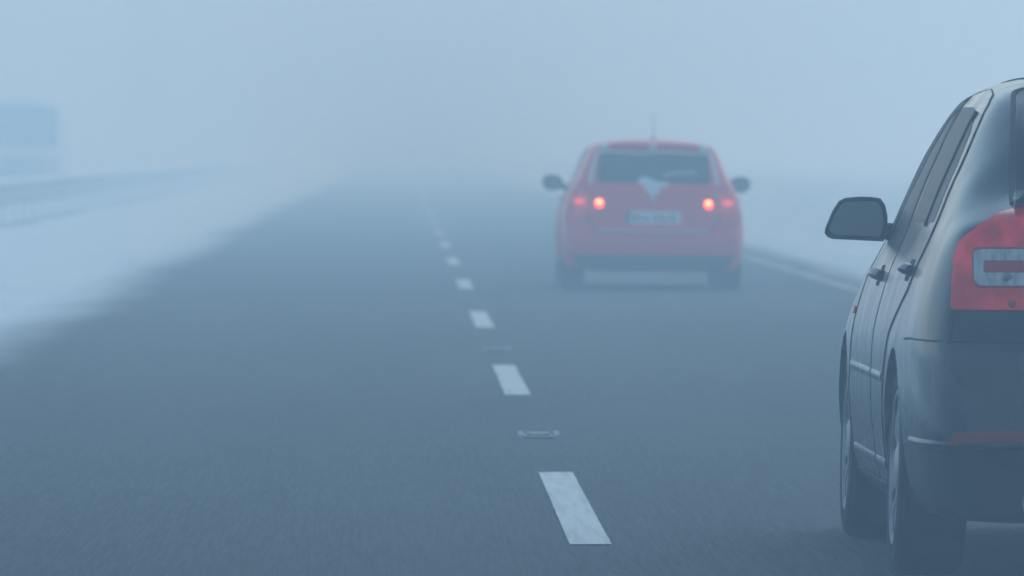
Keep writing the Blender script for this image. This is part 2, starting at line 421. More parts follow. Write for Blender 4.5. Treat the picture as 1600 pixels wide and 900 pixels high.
def panel(name, bvh, ax, poly, mt, parent, off=.004, grid=.05, sink=.006, rad=.0, sharp=35):
    pts = round_poly(poly, rad) if rad else [Vector(p[:2]) for p in poly]
    bm = bmesh.new(); vs = []
    for p in pts:
        if not vs or (Vector((p.x, p.y, 0)) - vs[-1].co).length > 1e-4: vs.append(bm.verts.new((p.x, p.y, 0)))
    if (vs[0].co - vs[-1].co).length < 1e-4: bm.verts.remove(vs.pop())
    bm.faces.new(vs)
    for k in (0, 1):
        lo = min(v.co[k] for v in bm.verts); hi = max(v.co[k] for v in bm.verts); g = lo + grid
        while g < hi - 1e-4:
            nrm = Vector((1, 0, 0)) if k == 0 else Vector((0, 1, 0))
            bmesh.ops.bisect_plane(bm, geom=bm.verts[:] + bm.edges[:] + bm.faces[:], dist=1e-5, plane_co=nrm*g, plane_no=nrm); g += grid
    nn = {}
    bm.verts.ensure_lookup_table()
    for v in bm.verts:
        h, n = cast(bvh, ax, v.co.x, v.co.y); v.co = h + n*off; nn[v] = n
    be = [e for e in bm.edges if len(e.link_faces) == 1]
    bvs = set(v for e in be for v in e.verts); low = {v: bm.verts.new(v.co - nn[v]*(off + sink)) for v in bvs}
    for e in be:
        a, b_ = e.verts
        try: bm.faces.new([a, b_, low[b_], low[a]])
        except ValueError: pass
    bmesh.ops.recalc_face_normals(bm, faces=bm.faces)
    d = Vector(DIRS[ax]); s = sum((f.normal.dot(d) * f.calc_area()) for f in bm.faces if all(v not in low.values() for v in f.verts))
    if s > 0: bmesh.ops.reverse_faces(bm, faces=bm.faces)
    return build(name, bm, mt, parent, sharp=sharp)
def seam(name, bvh, ax, pts, parent, r=.0038, mt=None, off=.002, closed=False, step=.04):
    pts = [Vector(p[:2]) for p in pts]
    if closed: pts.append(pts[0])
    out = []
    for a, b_ in zip(pts, pts[1:]):
        m = max(1, int((b_ - a).length / step))
        for k in range(m):
            p = a + (b_ - a)*k/m; h, n = cast(bvh, ax, p.x, p.y); out.append(h + n*off)
    h, n = cast(bvh, ax, pts[-1].x, pts[-1].y); out.append(h + n*off)
    bm = bmesh.new(); tube(bm, out, r, 6); bmesh.ops.recalc_face_normals(bm, faces=bm.faces)
    return build(name, bm, mt or M['seam'], parent)
def smooth_line(pts, n=5):
    """Catmull-Rom through 2d points"""
    P = [Vector(p[:2]) for p in pts]; out = []
    for i in range(len(P) - 1):
        p0, p1, p2, p3 = P[max(i-1, 0)], P[i], P[i+1], P[min(i+2, len(P)-1)]
        for k in range(n):
            t = k / n
            out.append(.5*((2*p1) + (p2 - p0)*t + (2*p0 - 5*p1 + 4*p2 - p3)*t*t + (3*p1 - p0 - 3*p2 + p3)*t**3))
    out.append(P[-1]); return out
def make_wheel(r, w, parent, spokes, side, rim_mat, turn=0):
    """side -1: outer face towards -x"""
    s = side; rr = r * .72
    bm = bmesh.new()
    pr = [(-.5*w*.82, rr), (-.5*w, rr*1.05), (-.5*w*1.02, rr + (r-rr)*.45), (-.5*w*.96, rr + (r-rr)*.8), (-.5*w*.8, r*.99), (-.2*w, r), (.2*w, r), (.5*w*.8, r*.99), (.5*w*.98, rr + (r-rr)*.75), (.5*w, rr*1.05), (.5*w*.8, rr)]
    lathe_x(bm, pr, 64)
    for k in range(3):      # tread grooves
        x = (-.5 + k*.5) * w*.5
        lathe_x(bm, [(x - .006, r + .0015), (x + .006, r + .0015)], 64)
    bmesh.ops.recalc_face_normals(bm, faces=bm.faces)
    wheel = build('wheel', bm, M['tyre'], parent)
    bm = bmesh.new()
    lathe_x(bm, [(s*.5*w*.86, rr*1.02), (s*.5*w*.98, rr*1.0), (s*.5*w*.97, rr*.95), (s*.5*w*.75, rr*.9), (s*.5*w*.1, rr*.86), (-s*.5*w*.8, rr*.9), (-s*.5*w*.86, rr*1.0)], 64)
    for k in range(spokes):
        a = 2*math.pi*k/spokes; ca, sa = math.cos(a), math.sin(a)
        prof = [(.12, .030, .80), (.35, .020, .86), (.65, .017, .93), (.93, .024, .90)]
        prev = None
        for (f, hw, xo) in prof:
            rad = f*rr; x1 = s*.5*w*xo; x0 = x1 - s*.03
            quad = [bm.verts.new((xx, rad*ca - h*sa, rad*sa + h*ca)) for xx, h in ((x0, -hw), (x1, -hw*.6), (x1, hw*.6), (x0, hw))]
            if prev:
                for i in range(4): bm.faces.new([prev[i], prev[(i+1) % 4], quad[(i+1) % 4], quad[i]])
            else: bm.faces.new(quad)
            prev = quad
        bm.faces.new(prev[::-1])
    bmesh.ops.recalc_face_normals(bm, faces=bm.faces)
    build('rim', bm, rim_mat, wheel)
    bm = bmesh.new(); rg = lathe_x(bm, [(s*.5*w*.5, .085), (s*.5*w*.88, .075), (s*.5*w*.96, .05), (s*.5*w*.97, .002)], 24)
    bm.faces.new(rg[-1]); bmesh.ops.recalc_face_normals(bm, faces=bm.faces); build('hub_cap', bm, rim_mat, wheel)
    bm = bmesh.new(); rg = lathe_x(bm, [(s*.5*w*.2, .14), (s*.5*w*.3, .14)], 32); bm.faces.new(rg[0]); bm.faces.new(rg[1])
    bmesh.ops.recalc_face_normals(bm, faces=bm.faces); build('brake_disc', bm, M['cast_iron'], wheel)
    return wheel
def loft_y(bm, outline, stations):
    """outline [(x,z)], stations [(y, scale, cx, cz)]"""
    rings = []
    for (y, k, cx, cz) in stations:
        rings.append([bm.verts.new((cx + (x - cx)*k, y, cz + (z - cz)*k)) for x, z in outline])
    n = len(outline)
    for a, b_ in zip(rings, rings[1:]):
        for i in range(n): bm.faces.new([a[i], a[(i+1) % n], b_[(i+1) % n], b_[i]])
    bm.faces.new(rings[0][::-1]); bm.faces.new(rings[-1]); bmesh.ops.recalc_face_normals(bm, faces=bm.faces)
def mirror_part(root, outline, s, y0, arm, mt, glass=True, depth=.11):
    """outline for the -x side, (x,z); s=-1 keeps it, s=1 flips it"""
    ol = [(-s*x if s > 0 else x, z) for x, z in outline]
    ol = [(abs(x)*s, z) for x, z in outline]
    cx = sum(p[0] for p in ol)/len(ol); cz = sum(p[1] for p in ol)/len(ol)
    bm = bmesh.new(); loft_y(bm, ol, [(y0, .97, cx, cz), (y0 + .006, 1.0, cx, cz), (y0 + .035, 1.0, cx, cz), (y0 + depth*.7, .86, cx, cz), (y0 + depth, .55, cx, cz)])
    tube(bm, [(arm[0][0]*s, y0 + .045, arm[0][1]), ((arm[0][0]+arm[1][0])/2*s, y0 + .05, (arm[0][1]+arm[1][1])/2), (arm[1][0]*s, y0 + .07, arm[1][1])], arm[2], 10, arm[2]*1.15)
    h = build('side_mirror', bm, mt, root, sharp=40)
    if glass:
        bm = bmesh.new(); ol2 = [(cx + (x - cx)*.86, cz + (z - cz)*.80) for x, z in ol]
        loft_y(bm, ol2, [(y0 - .004, .98, cx, cz), (y0 - .001, 1, cx, cz), (y0 + .004, 1, cx, cz)])
        build('mirror_glass', bm, M['mirror_glass'], h)
    return h

# ---------------------------------------------------------------- dark grey car (right edge, nearest)
ZREAR = 25.28
grey = empty('grey_car', (2.308, ZREAR, .004), (0, 0, R(.25)))
tag(grey, 'dark grey liftback car with large red tail light, cut off by the right edge', 'car', 'cars driving away in the right lane')
side = {'k': [.955, .982, 1.0, .995, .945], 'f': [.09, .19, .42, .60, .83]}
GS = [
 (0.00, (.70, .185, (.640, 1.00), (.52, 1.045), (.38, 1.065), 1.085)),
 (0.04, (.755, .18, (.680, 1.01), (.56, 1.055), (.42, 1.075), 1.095)),
 (0.12, (.790, .178, (.705, 1.02), (.60, 1.065), (.46, 1.085), 1.10)),
 (0.30, (.828, .175, (.722, 1.025), (.63, 1.095), (.49, 1.125), 1.135)),
 (0.60, (.845, .175, (.738, 1.015), (.655, 1.165), (.512, 1.278), 1.298)),
 (1.00, (.852, .16, (.748, 1.005), (.665, 1.20), (.520, 1.415), 1.446)),
 (1.50, (.858, .155, (.752, .995), (.668, 1.20), (.528, 1.434), 1.489)),
 (2.175, (.858, .155, (.752, .985), (.670, 1.19), (.530, 1.424), 1.486)),
 (2.75, (.858, .155, (.750, .975), (.675, 1.15), (.557, 1.358), 1.436)),
 (3.15, (.858, .155, (.745, .960), (.695, 1.07), (.62, 1.195), 1.24)),
 (3.50, (.858, .16, (.740, .930), (.68, .975), (.60, 1.00), 1.03)),
 (3.95, (.852, .16, (.725, .880), (.62, .92), (.42, .945), .955)),
 (4.30, (.835, .175, (.660, .80), (.52, .845), (.35, .86), .87)),
 (4.50, (.72, .22, (.56, .70), (.44, .74), (.3, .76), .77)),
 (4.57, (.60, .24, (.47, .62), (.36, .66), (.25, .68), .69)),
]
leanG = ([.15, .30, .375, .402, .43, .56, .690, .715, .80, 1.0, 1.12], [.14, .09, .055, -.008, -.008, .0, .012, .055, .07, .115, .13])
arG = [(1.02, .315), (3.60, .315)]
gbody, gb = make_body('body', GS, side, leanG, None, arG, .352, M['grey_paint'], grey)
for (ya, za) in arG:
    for s in (-1, 1):
        w = make_wheel(.315, .205, grey, 10, s, M['alloy']); w.location = (s*(.852 - .1025), ya, .312)
        w.rotation_euler = (R(random.uniform(0, 36)), R(-s*2.2), 0)
# windows, doors
door_r = [(1.42, 1.428, .06), (1.13, 1.405, .10), (.98, 1.33, .08), (.90, 1.20), (.86, 1.06), (.88, .95), (.98, .84), (1.16, .765), (1.32, .70), (1.44, .58), (1.485, .44), (1.49, .25), (2.02, .25), (2.04, .60), (2.05, 1.0), (2.02, 1.412)]
door_f = [(2.035, 1.412), (2.065, 1.0), (2.055, .60), (2.035, .25), (3.16, .25), (3.20, .45), (3.20, .75), (3.235, .955), (3.12, 1.06), (2.85, 1.25), (2.55, 1.372)]
for s, ax in ((-1, 'x-'), (1, 'x+')):
    for nm, dp in (('rear_door', door_r), ('front_door', door_f)):
        d = panel(nm, gb, ax, dp, M['grey_paint'], grey, off=.003, grid=.045, rad=.02)
        seam('door_seam', gb, ax, [tuple(p) for p in round_poly(dp, .02)], d, r=.0024, closed=True)
        hy = 1.03 if nm == 'rear_door' else 2.36; hz = .892 if nm == 'rear_door' else .858
        panel('handle_recess', gb, ax, [(hy + .01, hz-.032), (hy + .17, hz-.032), (hy + .17, hz+.032), (hy + .01, hz+.032)], M['seam'], d, off=.0045, sink=.002, rad=.035)
        pts = [cast(gb, ax, hy + .0 + .2*t, hz) for t in (0, .12, .3, .5, .7, .88, 1)]; lift = [.006, .016, .022, .024, .022, .016, .006]
        bm = bmesh.new(); tube(bm, [p + n*l for (p, n), l in zip(pts, lift)], .017, 10); bmesh.ops.recalc_face_normals(bm, faces=bm.faces)
        build('handle', bm, M['grey_paint'], d)
        if nm == 'rear_door':
            panel('window', gb, ax, [(1.24, 1.03), (1.98, 1.025), (1.96, 1.375), (1.42, 1.372), (1.27, 1.352)], M['side_glass'], d, off=.0045, sink=.002, rad=.03)
            panel('quarter_window', gb, ax, [(.955, 1.035), (1.20, 1.03), (1.225, 1.335), (1.10, 1.30), (1.0, 1.20)], M['side_glass'], d, off=.0045, sink=.002, rad=.025)
            seam('window_divider', gb, ax, [(1.22, 1.02), (1.25, 1.36)], d, r=.007, off=.004)
        else:
            panel('window', gb, ax, [(2.14, 1.02), (2.80, 1.005), (2.70, 1.12), (2.50, 1.25), (2.30, 1.33), (2.14, 1.365)], M['side_glass'], d, off=.0045, sink=.002, rad=.03)
            panel('pillar_trim', gb, ax, [(2.07, 1.015), (2.135, 1.015), (2.135, 1.385), (2.05, 1.395)], M['gloss_black'], d, off=.0048, sink=.002)
            panel('window_trim', gb, ax, [(2.82, .985), (3.20, .962), (3.11, 1.06), (2.85, 1.245), (2.55, 1.368), (2.14, 1.405), (2.14, 1.375), (2.31, 1.34), (2.51, 1.26), (2.71, 1.13), (2.81, 1.01)], M['gloss_black'], d, off=.0055, sink=.002)
        # rubbing strip and door foot
        y0, y1 = (1.50, 2.02) if nm == 'rear_door' else (2.06, 3.17)
        ny = 14
        for pn, zz, rr_, dn in (('rubbing_strip', .568, .026, .018), ('door_foot', .305, .036, .028)):
            lpts = [cast(gb, ax, y0 + .01 + (y1 - y0 - .02)*i/ny, zz) for i in range(ny + 1)]
            bm = bmesh.new(); tube(bm, [p - n*dn for p, n in lpts], rr_, 12); bmesh.ops.recalc_face_normals(bm, faces=bm.faces); build(pn, bm, M['grey_paint'], d)
    panel('sill', gb, ax, [(1.42, .212), (3.20, .212), (3.22, .243), (1.42, .243)], M['black_plastic'], grey, off=.006, sink=.01)
    seam('fender_seam', gb, ax, [(3.24, .96), (3.22, .6), (3.21, .3)], grey, r=.003)
    panel('side_marker', gb, ax, [(3.30, .725), (3.37, .725), (3.37, .75), (3.30, .75)], M['amber'], grey, off=.008, sink=.01, rad=.01)
    # tail light: shaped from behind
    sx_ = -s
    def T(pts): return [(abs(x)*s, *r) for x, *r in pts]
    tl = T([(.735, .792), (.731, .865), (.722, .94), (.708, .985), (.66, 1.024), (.60, 1.058), (.54, 1.072), (.42, 1.078), (.41, .792)])
    lamp = panel('tail_light', gb, 'y', tl, M['red_lens'], grey, off=.014, grid=.02, sink=.012, rad=.012)
    seam('light_gap', gb, 'y', [tuple(p) for p in round_poly(tl, .012)], lamp, r=.0032, closed=True, off=.003, step=.02)
    panel('clear_lens', gb, 'y', T([(.672, .859), (.672, .960), (.645, .963), (.43, .963), (.43, .859)]), M['clear_lens'], lamp, off=.0175, grid=.02, sink=.006, rad=.022)
    seam('lens_edge', gb, 'y', [tuple(p) for p in round_poly(T([(.675, .856), (.675, .963), (.645, .966), (.43, .966), (.43, .856)]), .022)], lamp, r=.003, off=.016, closed=True, step=.02, mt=M['red_lens_dark'])
    panel('red_bar', gb, 'y', T([(.650, .896), (.650, .930), (.43, .930), (.43, .896)]), M['red_lens_dark'], lamp, off=.0205, grid=.02, sink=.006, rad=.006)
    for (px_, pz_, rd) in ((.585, .882, .015), (.575, .812, .012)):
        bm = bmesh.new()
        h, n = cast(gb, 'y', s*px_, pz_)
        rg = []
        for (dy, rr) in ((-.0178, rd), (-.0195, rd*.8), (-.0200, .001)):
            rg.append([bm.verts.new((h.x + rr*math.cos(k*math.pi/10), h.y + dy, h.z + rr*math.sin(k*math.pi/10))) for k in range(20)])
        for a, b_ in zip(rg, rg[1:]):
            for k in range(20): bm.faces.new([a[k], a[(k+1) % 20], b_[(k+1) % 20], b_[k]])
        bmesh.ops.recalc_face_normals(bm, faces=bm.faces); build('bulb_socket', bm, M['cast_iron'] if pz_ > .85 else M['red_lens_dark'], lamp)
    panel('bumper_reflector', gb, 'y', T([(.752, .412), (.738, .452), (.42, .455), (.42, .412)]), M['reflector'], grey, off=.005, grid=.03, sink=.006, rad=.008)
    # rear window rubber edge to tailgate side gap
    seam('tailgate_seam', gb, 'y', T([(.738, .79), (.742, .74), (.745, .705)]), grey, r=.003)
    seam('bumper_seam', gb, ax, [(.66, .70), (.50, .705), (.30, .705), (.12, .704)], grey, r=.003)
    mo = [(.948, 1.000), (.950, .985), (.940, .972), (.925, .966), (.84, .962), (.765, .958), (.752, .985), (.752, 1.04), (.760, 1.075), (.775, 1.095), (.80, 1.099), (.84, 1.100), (.885, 1.096), (.905, 1.086), (.925, 1.055)]
    mirror_part(grey, mo, s, 3.02, ((.775, .992), (.70, .985), .027), M['gloss_black'])
panel('rear_window', gb, 'z', round_poly([(-.55, .27), (.55, .27), (.49, .97), (-.49, .97)], .05), M['glass'], grey, off=.004, grid=.05, sink=.004)
seam('rear_window_seal', gb, 'z', [tuple(p) for p in round_poly([(-.562, .26), (.562, .26), (.502, .985), (-.502, .985)], .05)], grey, r=.007, off=.003, closed=True)
panel('windscreen', gb, 'z', round_poly([(-.60, 3.42), (.60, 3.42), (.50, 2.80), (-.50, 2.80)], .06), M['glass'], grey, off=.004, grid=.06, sink=.004)
seam('roof_gutter', gb, 'z', [(-.43, 1.15), (-.445, 1.8), (-.45, 2.6)], grey, r=.003); seam('roof_gutter', gb, 'z', [(.43, 1.15), (.445, 1.8), (.45, 2.6)], grey, r=.003)
lp = [cast(gb, 'x-', y, .413) for y in (.50, .44, .38, .30, .22, .15)] + [cast(gb, 'y', x, .413) for x in [-.76 + .04*i for i in range(39)]] + [cast(gb, 'x+', y, .413) for y in (.15, .22, .30, .38, .44, .50)]
bm = bmesh.new(); tube(bm, [p - n*.006 for p, n in lp], .013, 10); bmesh.ops.recalc_face_normals(bm, faces=bm.faces); build('bumper_ledge', bm, M['grey_paint'], grey)
# the bumper and its plastic skirt are cut out of the body shell
bm = bmesh.new(); bm.from_mesh(gbody.data)
for zc in (.398, .704): bmesh.ops.bisect_plane(bm, geom=bm.verts[:] + bm.edges[:] + bm.faces[:], dist=1e-5, plane_co=(0, 0, zc), plane_no=(0, 0, 1))
def take(cond, name, mt):
    other = bm.copy()
    fs = [f for f in bm.faces if cond(f)]; idx = set(f.index for f in fs)
    other.faces.ensure_lookup_table()
    bmesh.ops.delete(other, geom=[f for f in other.faces if f.index not in idx], context='FACES')
    bmesh.ops.delete(bm, geom=fs, context='FACES')
    return build(name, other, [mt, M['well']], grey, sharp=32)
bm.faces.index_update()
take(lambda f: f.material_index == 0 and f.calc_center_median().z < .398 and f.calc_center_median().y < .70, 'bumper_skirt', M['black_plastic'])
bm.faces.index_update()
take(lambda f: f.material_index == 0 and .398 < f.calc_center_median().z < .704 and f.calc_center_median().y < .70, 'rear_bumper', M['grey_paint'])
bm.to_mesh(gbody.data); bm.free(); gbody.data.set_sharp_from_angle(angle=R(32))
seam('bumper_seam', gb, 'y', [(-.755, .703), (0, .703), (.755, .703)], grey, r=.003)
panel('plate', gb, 'y', [(-.26, .80), (.26, .80), (.26, .91), (-.26, .91)], M['plate'], grey, off=.006, sink=.006)
# lip spoiler: rises to the middle, pointed ends
bm = bmesh.new(); prev = None
for k in range(49):
    t = -1 + k/24.0; x = .560*t; a = 1 - abs(t)**3
    z = 1.103 + .040*min(1, (1 - abs(t))/.09) + .02*(1 - abs(t)**1.5); a = min(1, (1 - abs(t))/.12); y = .135 - .03*a
    q = [bm.verts.new((x, y - .01, z - .006 - .060*a)), bm.verts.new((x, y - .02, z)), bm.verts.new((x, y + .03 + .04*a, z + .004)), bm.verts.new((x, y + .14, z - .045 - .02*a))]
    if prev:
        for i in range(4): bm.faces.new([prev[i], prev[(i+1) % 4], q[(i+1) % 4], q[i]])
    else: bm.faces.new(q)
    prev = q
bm.faces.new(prev[::-1]); bmesh.ops.recalc_face_normals(bm, faces=bm.faces); build('spoiler', bm, M['grey_paint'], grey, sharp=25)
bm = bmesh.new()
rgs = []
for (y, r_) in ((.03, .036), (.022, .039), (.022, .042), (.03, .043), (.45, .035)):
    rgs.append([bm.verts.new((-.50 + r_*math.cos(k*math.pi/12), y, .245 + r_*math.sin(k*math.pi/12))) for k in range(24)])
rgs.insert(0, [bm.verts.new((-.50 + .034*math.cos(k*math.pi/12), .2, .245 + .034*math.sin(k*math.pi/12))) for k in range(24)])
for a, b_ in zip(rgs, rgs[1:]):
    for k in range(24): bm.faces.new([a[k], a[(k+1) % 24], b_[(k+1) % 24], b_[k]])
bm.faces.new(rgs[0]); bmesh.ops.recalc_face_normals(bm, faces=bm.faces); build('exhaust_pipe', bm, M['chrome'], grey)
# rear mud flaps and axle beam under the car
bm = bmesh.new(); tube(bm, [(-.66, 1.02, .27), (.66, 1.02, .27)], .04, 10); bmesh.ops.recalc_face_normals(bm, faces=bm.faces); build('axle_beam', bm, M['well'], grey)

# ---------------------------------------------------------------- red hatchback
red = empty('red_car', (2.262, 79.95, .002), (0, R(.75), R(.1)))
tag(red, 'red hatchback with glowing tail lights and snow round its rear window, fading in fog', 'car', 'cars driving away in the right lane')
sideR = {'k': [.965, .985, 1.0, .995, .955], 'f': [.10, .2, .42, .62, .85]}
RS = [
 (0.00, (.700, .17, (.655, .88), (.575, 1.04), (.46, 1.25), 1.318)),
 (0.05, (.750, .165, (.690, .90), (.600, 1.06), (.485, 1.27), 1.330)),
 (0.15, (.798, .16, (.712, .915), (.625, 1.07), (.505, 1.283), 1.338)),
 (0.40, (.812, .16, (.725, .92), (.645, 1.07), (.520, 1.287), 1.343)),
 (1.20, (.816, .155, (.730, .905), (.655, 1.07), (.535, 1.287), 1.350)),
 (2.10, (.816, .155, (.730, .89), (.660, 1.05), (.540, 1.275), 1.335)),
 (2.55, (.816, .155, (.728, .88), (.672, 1.02), (.575, 1.19), 1.25)),
 (3.00, (.814, .155, (.720, .855), (.66, .90), (.55, .94), .96)),
 (3.45, (.785, .16, (.690, .80), (.58, .84), (.40, .865), .875)),
 (3.78, (.70, .17, (.58, .69), (.46, .73), (.3, .75), .76)),
 (3.88, (.58, .19, (.47, .60), (.36, .64), (.25, .66), .67)),
]
leanR = ([.15, .25, .40, .50, .545, .75, .90, 1.22, 1.28, 1.34], [.08, .03, .0, .005, .05, .07, .10, .27, .20, .17])
arR = [(.66, .295), (3.06, .295)]
rbody, rb = make_body('body', RS, sideR, leanR, None, arR, .33, M['red_paint'], red, arch_depth=.56, bulge=.008)
for (ya, za) in arR:
    for s in (-1, 1):
        w = make_wheel(.295, .205, red, 7, s, M['alloy']); w.location = (s*(.805 - .1025), ya, .298)
def mirr(pts, s): return [(abs(p[0])*s, *p[1:]) for p in pts]
for s, ax in ((-1, 'x-'), (1, 'x+')):
    for nm, dp, wn in (('rear_door', [(1.0, 1.27), (.86, 1.1), (.83, .9), (.92, .72), (1.05, .5), (1.1, .24), (1.75, .24), (1.78, .9), (1.74, 1.275)],
                        [(.97, .95), (1.70, .94), (1.68, 1.24), (1.10, 1.235)]),
                       ('front_door', [(1.765, 1.275), (1.80, .9), (1.77, .24), (2.72, .24), (2.74, .6), (2.76, .87), (2.62, 1.0), (2.45, 1.13), (2.2, 1.245)],
                        [(1.83, .94), (2.62, .91), (2.42, 1.10), (2.18, 1.215), (1.81, 1.24)])):
        d = panel(nm, rb, ax, dp, M['red_paint'], red, off=.004, grid=.06, rad=.03)
        seam('door_seam', rb, ax, [tuple(p) for p in round_poly(dp, .03)], d, r=.005, closed=True)
        panel('window', rb, ax, wn, M['glass'], d, off=.006, sink=.003, rad=.03)
        hy = dp[0][0] + .12 if nm == 'rear_door' else 1.95
        pts = [cast(rb, ax, hy + .18*t, .80) for t in (0, .25, .5, .75, 1)]
        bm = bmesh.new(); tube(bm, [p + n*l for (p, n), l in zip(pts, (.004, .028, .032, .028, .004))], .012, 8); bmesh.ops.recalc_face_normals(bm, faces=bm.faces)
        build('handle', bm, M['red_paint'], d)
    # tail lights: outer wing lamp and lit inner lamp
    lo = panel('tail_light', rb, 'y', mirr([(.70, .66), (.72, .80), (.66, .88), (.565, .86), (.565, .68)], s), M['dim_lens'], red, off=.010, grid=.03, sink=.01, rad=.02)
    panel('lit_segment', rb, 'y', mirr([(.70, .765), (.70, .80), (.62, .805), (.62, .765)], s), M['lit_dim'], lo, off=.014, grid=.03, sink=.006)
    li = panel('lit_tail_light', rb, 'y', mirr([(.545, .70), (.555, .83), (.49, .84), (.425, .80), (.44, .70)], s), M['red_lens'], red, off=.010, grid=.03, sink=.01, rad=.03)
    li['label'] = 'glowing red inner lamp of the tail light'
    panel('lit_lamp', rb, 'y', mirr([(.515, .73), (.525, .80), (.45, .805), (.455, .735)], s), M['lit_lens'], li, off=.015, grid=.03, sink=.006, rad=.03)
    panel('bulb', rb, 'y', mirr([(.505, .77), (.51, .79), (.465, .79), (.468, .768)], s), M['lit_core'], li, off=.018, grid=.02, sink=.004, rad=.012)
    panel('snow_patch', rb, 'y', round_poly(mirr([(.585, .94), (.56, 1.08), (.515, 1.24), (.480, 1.25), (.520, 1.12), (.545, 1.0), (.55, .945)], s), .015), M['car_snow'], red, off=.008, grid=.03, sink=.01)
    mo = [(.935, .895), (.955, .925), (.955, .975), (.92, 1.01), (.85, 1.015), (.79, .995), (.765, .95), (.77, .90), (.82, .870), (.90, .872)]
    mirror_part(red, mo, s, 2.42, ((.80, .92), (.74, .90), .028), M['black_plastic'])
rw = panel('rear_window', rb, 'y', round_poly([(-.512, .955), (.512, .955), (.475, 1.218), (-.475, 1.218)], .05), M['glass'], red, off=.006, grid=.04, sink=.004)
panel('windscreen', rb, 'z', round_poly([(-.56, 2.88), (.56, 2.88), (.5, 2.25), (-.5, 2.25)], .06), M['glass'], red, off=.004, grid=.06, sink=.004)
panel('lower_bumper', rb, 'y', [(-.66, .185), (.66, .185), (.72, .315), (-.72, .315)], M['black_plastic'], red, off=.006, grid=.04, sink=.004)
tg = seam('tailgate_seam', rb, 'y', smooth_line([(-.60, .75), (-.565, .60), (-.49, .52), (-.3, .505), (0, .50), (.3, .505), (.49, .52), (.565, .60), (.60, .75)]), red, r=.006)
bm = bmesh.new()
pts = [cast(rb, 'y', x, .520 + .02*abs(x)) for x in [i*.05 for i in range(-10, 11)]]
tube(bm, [p + n*.001 for p, n in pts], .006, 6); bmesh.ops.recalc_face_normals(bm, faces=bm.faces); build('snow_ledge', bm, M['car_snow'], red)
pl = panel('plate', rb, 'y', [(-.242, .588), (.242, .588), (.242, .706), (-.242, .706)], M['plate'], red, off=.010, grid=.06, sink=.01)
panel('plate_band', rb, 'y', [(-.240, .591), (-.203, .591), (-.203, .703), (-.240, .703)], M['plate_blue'], pl, off=.013, grid=.06, sink=.004)
for i in range(7):
    x = -.165 + i*.052 + (.02 if i > 2 else 0); h, n = cast(rb, 'y', x, .647); bm = bmesh.new()
    box(bm, h.x - .013, h.x + .013 - .006*(i % 2), h.y - .0165, h.y - .012, h.z - .034, h.z + .034 - .012*(i % 3))
    build('plate_character', bm, M['ink'], pl, smooth=False)
# snow: V-shaped drift below the window, ledge on the spoiler, roof edges
panel('snow_drift', rb, 'y', round_poly([(-.15, .975), (-.11, 1.0), (-.06, 1.005), (-.01, .978), (.05, .962), (.145, .955), (.12, .925), (.065, .915), (.05, .86), (.015, .85), (-.005, .79), (-.035, .86), (-.075, .875), (-.085, .93), (-.13, .94)], .012), M['car_snow'], red, off=.012, grid=.02, sink=.02)
bm = bmesh.new()
pts = [cast(rb, 'y', x, 1.232 + .006*math.sin(x*13)) for x in [i*.04 for i in range(-12, 13)]]
tube(bm, [p + n*.004 for p, n in pts], .013, 6); bmesh.ops.recalc_face_normals(bm, faces=bm.faces); build('snow_strip', bm, M['car_snow'], red)
for s in (-1, 1):
    panel('roof_snow', rb, 'y', round_poly(mirr([(.415, 1.245), (.40, 1.31), (.46, 1.29), (.505, 1.24), (.49, 1.20), (.46, 1.235)], s), .01), M['car_snow'], red, off=.008, grid=.02, sink=.01)
panel('roof_snow', rb, 'y', round_poly([(-.05, 1.25), (-.045, 1.30), (.02, 1.305), (.025, 1.25)], .01), M['car_snow'], red, off=.008, grid=.02, sink=.01)
# wiper with a line of snow on it
pts = [cast(rb, 'y', .02 + .36*t, .985 + .045*math.sin(t*2.2)) for t in (0, .2, .4, .6, .8, 1)]
bm = bmesh.new(); tube(bm, [p + n*.016 for p, n in pts], .008, 6); bmesh.ops.recalc_face_normals(bm, faces=bm.faces)
wp = build('rear_wiper', bm, M['black_plastic'], red)
bm = bmesh.new(); tube(bm, [p + n*.022 + Vector((0, 0, .010)) for p, n in pts[1:]], .010, 6); bmesh.ops.recalc_face_normals(bm, faces=bm.faces); build('wiper_snow', bm, M['car_snow'], wp)
h, n = cast(rb, 'z', 0, .42)
bm = bmesh.new(); tube(bm, [h, h + Vector((0, -.10, .24))], .005, 6, .0025); tube(bm, [h - Vector((0, 0, .01)), h + Vector((0, -.012, .03))], .018, 8, .008)
bmesh.ops.recalc_face_normals(bm, faces=bm.faces); build('antenna', bm, M['black_plastic'], red)
bm = bmesh.new(); tube(bm, [(-.6, .66, .29), (.6, .66, .29)], .035, 8); bmesh.ops.recalc_face_normals(bm, faces=bm.faces); build('axle_beam', bm, M['well'], red)

